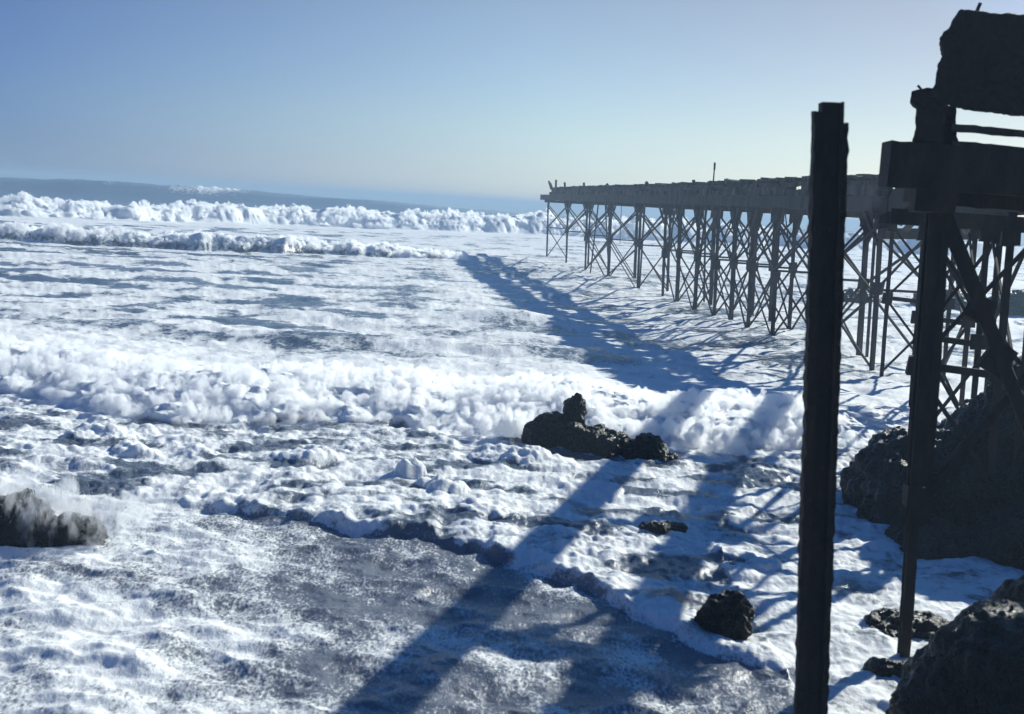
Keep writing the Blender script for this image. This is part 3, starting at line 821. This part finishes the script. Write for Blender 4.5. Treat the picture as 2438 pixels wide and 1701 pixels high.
# ---------------------------------------------------------------- splash and spray
def strands(name, paths, mat, label=None, cat=None, kind=None):
    v = []; f = []
    for pts, w in paths:
        k = len(v); n = len(pts)
        for i, p in enumerate(pts):
            ww = w * (0.35 + 0.65 * math.sin(math.pi * (i + 0.5) / n))
            for q in range(3):
                a = q * 2.094
                v.append((p[0] + ww * math.cos(a), p[1] + ww * math.sin(a), p[2] + ww * 0.5 * math.sin(a + 1)))
        for i in range(n - 1):
            for q in range(3):
                q2 = (q + 1) % 3
                f.append((k + i * 3 + q, k + i * 3 + q2, k + i * 3 + 3 + q2, k + i * 3 + 3 + q))
    o = mesh_obj(name, v, f, mat, None, True)
    tag(o, label, cat, None, kind)
    return o
rn = random.Random(5)
paths = []
for k in range(420):
    u = rn.random()
    bx = -9.9 + 2.7 * u; by = 22.75 + rn.uniform(-0.15, 0.9) + 0.25 * abs(u - 0.5)
    ang = (u - 0.52) * 1.5 + rn.gauss(0, 0.12)
    vz = rn.uniform(0.9, 1.0) * (4.6 - 2.2 * abs(u - 0.5) * 2) * rn.uniform(0.55, 1.05)
    vx = math.tan(ang) * vz * 0.45; vy = rn.gauss(-0.1, 0.35)
    t0 = rn.uniform(0.08, 0.55); tl = rn.uniform(0.03, 0.10)
    pts = []
    for j in range(5):
        t = t0 + tl * j / 4
        pts.append((bx + vx * t, by + vy * t, 0.35 + vz * t - 4.9 * t * t))
    if pts[-1][2] > 0.5: paths.append((pts, rn.uniform(0.003, 0.008)))
strands('spray_streaks', paths, SPRAY)

def mist_mat(name, dens, col=(0.99, 0.995, 1.0, 1), g=0.45):
    m = bpy.data.materials.new(name); m.use_nodes = True
    n = m.node_tree.nodes; n.clear()
    pv = n.new('ShaderNodeVolumePrincipled'); out = n.new('ShaderNodeOutputMaterial')
    pv.inputs['Color'].default_value = col; pv.inputs['Density'].default_value = dens; pv.inputs['Anisotropy'].default_value = g
    m.node_tree.links.new(pv.outputs[0], out.inputs['Volume'])
    return m
def torn_mist_mat(name, dens, scale, cut, step, col=(0.99, 0.995, 1.0, 1), g=0.45):
    m = mist_mat(name, dens, col, g); n = m.node_tree.nodes; l = m.node_tree.links
    pv = next(q for q in n if q.type == 'PRINCIPLED_VOLUME')
    tc = n.new('ShaderNodeTexCoord'); mp = nd(n, 'ShaderNodeMapping')
    mp.inputs['Rotation'].default_value = (0.5, 0.45, 0); mp.inputs['Scale'].default_value = (1.0, 1.0, 0.5)
    nz = nd(n, 'ShaderNodeTexNoise', i_Scale=scale, i_Detail=5, i_Roughness=0.62, i_Distortion=0.5)
    l.new(tc.outputs['Object'], mp.inputs[0]); l.new(mp.outputs[0], nz.inputs['Vector'])
    mr = nd(n, 'ShaderNodeMapRange', interpolation_type='SMOOTHSTEP')
    mr.inputs['From Min'].default_value = cut; mr.inputs['From Max'].default_value = cut + 0.16; mr.inputs['To Max'].default_value = dens
    l.new(nz.outputs[0], mr.inputs['Value']); l.new(mr.outputs[0], pv.inputs['Density'])
    m.cycles.volume_step_rate = step
    return m
def puffs(name, balls, mat, voxel, amp, freq, seed, kind=None, label=None, cat=None):
    base = bmesh.new(); bmesh.ops.create_icosphere(base, subdivisions=2, radius=1)
    bv = np.array([v.co[:] for v in base.verts]); bf = np.array([[q.index for q in p.verts] for p in base.faces]); base.free()
    V = np.concatenate([np.array(c) + bv * np.array(r) for c, r in balls]); F = np.concatenate([bf + i * len(bv) for i in range(len(balls))])
    me = bpy.data.meshes.new(name); me.from_pydata(V.tolist(), [], F.tolist())
    o = bpy.data.objects.new(name, me); COL.objects.link(o)
    md = o.modifiers.new('r', 'REMESH'); md.mode = 'VOXEL'; md.voxel_size = voxel
    me2 = bpy.data.meshes.new_from_object(o.evaluated_get(bpy.context.evaluated_depsgraph_get()))
    o.modifiers.clear(); o.data = me2; bpy.data.meshes.remove(me); me2.name = name
    n = len(me2.vertices)
    P = np.empty(n * 3, np.float32); me2.vertices.foreach_get('co', P); P = P.reshape(-1, 3).astype(np.float64)
    N = np.empty(n * 3, np.float32); me2.vertices.foreach_get('normal', N); N = N.reshape(-1, 3)
    x, y, z = P.T * freq
    P += N * (amp * fbm3(x, y, z, 4, seed) + 0.35 * amp * np.abs(fbm3(x * 3.1, y * 3.1, z * 1.6, 2, seed + 7)))[:, None]
    me2.vertices.foreach_set('co', P.astype(np.float32).ravel()); me2.update()
    me2.materials.clear(); me2.materials.append(mat)
    print(name, n)
    return tag(o, label, cat, None, kind)
rq = random.Random(31)
balls = []
for k in range(230):
    u = rq.random(); ang = (u - 0.5) * 1.7 + rq.gauss(0, 0.05)
    vz = 4.3 * (0.72 + 0.28 * math.sin(u * 40) * math.sin(u * 17 + 1)) * (1 - 0.5 * abs(u - 0.45)); vx = math.tan(ang) * 1.3
    yy = 23.35 + 0.18 * rq.gauss(0, 1); ta = rq.uniform(0.02, 0.25); tb = ta + rq.uniform(0.15, 0.42); w_ = rq.uniform(0.04, 0.085)
    for j in range(14):
        t_ = ta + (tb - ta) * j / 13
        zz = 0.38 + vz * t_ - 4.9 * t_ * t_
        if zz < 0.5: continue
        r_ = w_ + 0.07 * t_
        balls.append(((-10.3 + 3.1 * u + vx * t_, yy - 0.25 * t_, zz), (r_, r_, r_ * 1.7)))
for k in range(80):                                     # thin veil of water in front of the rock
    u = rq.uniform(0.28, 1.0); r_ = rq.uniform(0.10, 0.22)
    balls.append(((-10.2 + 3.0 * u, 22.75 + 0.25 * abs(u - 0.5) + rq.gauss(0, 0.08), rq.uniform(0.15, 0.95) * (1.1 - 0.5 * abs(u - 0.5))), (r_ * 0.8, r_ * 0.6, r_ * 1.5)))
sp_ = puffs('splash', balls, torn_mist_mat('splash_mist', 5.0, 5.0, 0.46, 0.04), 0.028, 0.02, 9.0, 8)
tag(sp_, 'fan of white spray bursting over the drowned rock by the left edge', 'splash')
bpy.data.objects['spray_streaks'].parent = sp_; bpy.data.objects['spray_streaks']['kind'] = 'stuff'
AX = [-45, -18, -16, -14.3, -11, -9.5, -6, -3.3, 0.6, 4.8, 8.9, 16, 30]; AY = [41, 39.5, 38.6, 37.6, 36.0, 35.3, 36.7, 37.4, 36.6, 36.4, 37.0, 38.5, 43]
balls = []
for k in range(3000):
    xx = rq.uniform(-34, 11); s_ = rq.uniform(0.2, 7.0)
    hc = float(np.interp(xx, [-30, -16, -8, 0, 6, 12], [0.8, 0.85, 0.95, 0.95, 0.85, 0.7]))
    hh = hc * (math.sin(min(s_ / 5.0, 1) * math.pi / 2) ** 0.85 if s_ < 5.0 else math.exp(-(s_ - 5.0) / 5))
    hc *= 1 + 0.30 * float(fbm2(np.array([xx / 3.6]), np.array([1.0]), 4, 82)[0]); hh *= 1 + 0.30 * float(fbm2(np.array([xx / 3.6]), np.array([1.0]), 4, 82)[0])
    rr_ = rq.uniform(0.10, 0.28) * (1 if s_ < 4 else 0.8)
    balls.append(((xx, float(np.interp(xx, AX, AY)) + s_ - 0.25, hh + rq.uniform(-0.12, 0.10) + (0.12 if rq.random() < 0.12 else 0)), (rr_ * 1.3, rr_, rr_ * rq.uniform(0.7, 1.2))))
for k in range(1500):                                   # curtains of water falling forward off the crest
    xx = rq.uniform(-32, 10); fb = float(fbm2(np.array([xx / 3.6]), np.array([1.0]), 4, 82)[0])
    hc = float(np.interp(xx, [-30, -16, -8, 0, 6, 12], [0.85, 0.9, 1.0, 1.0, 0.9, 0.7])) * (1 + 0.3 * fb)
    s0 = rq.uniform(1.5, 5.5); z0_ = hc * min(1, math.sin(min(s0 / 5, 1) * 1.57)) + rq.uniform(-0.1, 0.22)
    vx_ = rq.gauss(-0.7, 0.35); vy_ = -rq.uniform(0.8, 2.4); vz_ = rq.uniform(-0.6, 0.9); r0 = rq.uniform(0.045, 0.10)
    for j in range(6):
        t_ = j * 0.055
        balls.append(((xx + vx_ * t_, float(np.interp(xx, AX, AY)) + s0 - 0.25 + vy_ * t_, max(0.02, z0_ + vz_ * t_ - 4.9 * t_ * t_)), (r0, r0, r0 * 1.3)))
for k in range(70):
    xx = rq.gauss(0.1, 0.9); r_ = rq.uniform(0.1, 0.24); balls.append(((xx, 36.6 + rq.gauss(0, 0.4), rq.uniform(0.0, 0.75)), (r_, r_, r_)))
for k in range(60):
    xx = rq.gauss(5.6, 0.9); r_ = rq.uniform(0.1, 0.24); balls.append(((xx, 36.2 + rq.gauss(0, 0.4), rq.uniform(0.0, 0.75)), (r_, r_, r_)))
puffs('surf_spray', balls, torn_mist_mat('fine_spray', 11.0, 4.2, 0.44, 0.03), 0.07, 0.12, 3.0, 3, kind='stuff')
CXs = [-260, -110, -83, -67, -50, -25, 4, 60, 200]; CYs = [180, 190, 199, 214, 243, 258, 282, 300, 330]
balls = []
for k in range(3000):
    xx = rq.uniform(-120, 60); s_ = rq.uniform(1, 17)
    hc = float(np.interp(xx, [-150, -90, -45, -10, 10, 60], [1.9, 2.3, 3.1, 4.0, 4.3, 4.0]))
    hh = hc * (math.sin(min(s_ / 9, 1) * math.pi / 2) ** 1.1 if s_ < 9 else math.exp(-(s_ - 9) / 18))
    fb = float(fbm2(np.array([xx / 11]), np.array([0.0]), 4, 52)[0]); hh *= 1 + 0.34 * fb
    if rq.random() > 0.75 + 0.6 * fb: continue
    rr_ = rq.uniform(0.22, 0.62) * (1.5 if rq.random() < 0.1 else 1)
    balls.append(((xx, float(np.interp(xx, CXs, CYs)) + s_ - 1.0, hh * rq.uniform(0.85, 1.12) + rq.uniform(-0.3, 0.3)), (rr_ * 1.3, rr_, rr_)))
puffs('surf_spray', balls, torn_mist_mat('far_spray', 4.0, 1.4, 0.44, 0.015), 0.2, 0.35, 1.3, 4, kind='stuff')
BXs = [-140, -60, -53, -40, -27, -16, -5, 20]; BYs = [120, 126, 126.5, 129, 134, 139, 143, 150]
balls = []
for k in range(1500):
    xx = rq.uniform(-75, -6); s_ = rq.uniform(0.6, 5.5)
    hc = 1.3 * min(1, (-3 - xx) / 17) + 0.15
    hh = hc * (math.sin(min(s_ / 2.6, 1) * math.pi / 2) if s_ < 2.6 else math.exp(-(s_ - 2.6) / 7))
    fb = float(fbm2(np.array([xx / 4.5]), np.array([0.0]), 3, 72)[0]); hh *= 1 + 0.35 * fb
    if rq.random() > 0.6 + 0.7 * fb: continue
    rr_ = rq.uniform(0.12, 0.36)
    balls.append(((xx, float(np.interp(xx, BXs, BYs)) + s_ - 0.4, hh + rq.uniform(0.0, 0.25)), (rr_ * 1.3, rr_, rr_)))
puffs('surf_spray', balls, torn_mist_mat('roller_spray', 7.0, 2.0, 0.43, 0.02), 0.1, 0.16, 2.5, 6, kind='stuff')

# ---------------------------------------------------------------- sea haze
def haze():
    x0, x1, y0, y1, z0, z1 = -9500, 9500, -60, 9500, -4.0, 11.2
    v = [(x, y, z) for z in (z0, z1) for x, y in ((x0, y0), (x1, y0), (x1, y1), (x0, y1))]
    f = [(3, 2, 1, 0), (4, 5, 6, 7), (0, 1, 5, 4), (1, 2, 6, 5), (2, 3, 7, 6), (3, 0, 4, 7)]
    m = bpy.data.materials.new('sea_haze'); m.use_nodes = True
    n = m.node_tree.nodes; n.clear()
    pv = n.new('ShaderNodeVolumePrincipled'); out = n.new('ShaderNodeOutputMaterial')
    pv.inputs['Color'].default_value = (0.40, 0.56, 0.72, 1)
    pv.inputs['Density'].default_value = 0.0012
    pv.inputs['Anisotropy'].default_value = 0.2
    m.node_tree.links.new(pv.outputs[0], out.inputs['Volume'])
    o = mesh_obj('haze', v, f, m)
    tag(o, kind='stuff')
haze()
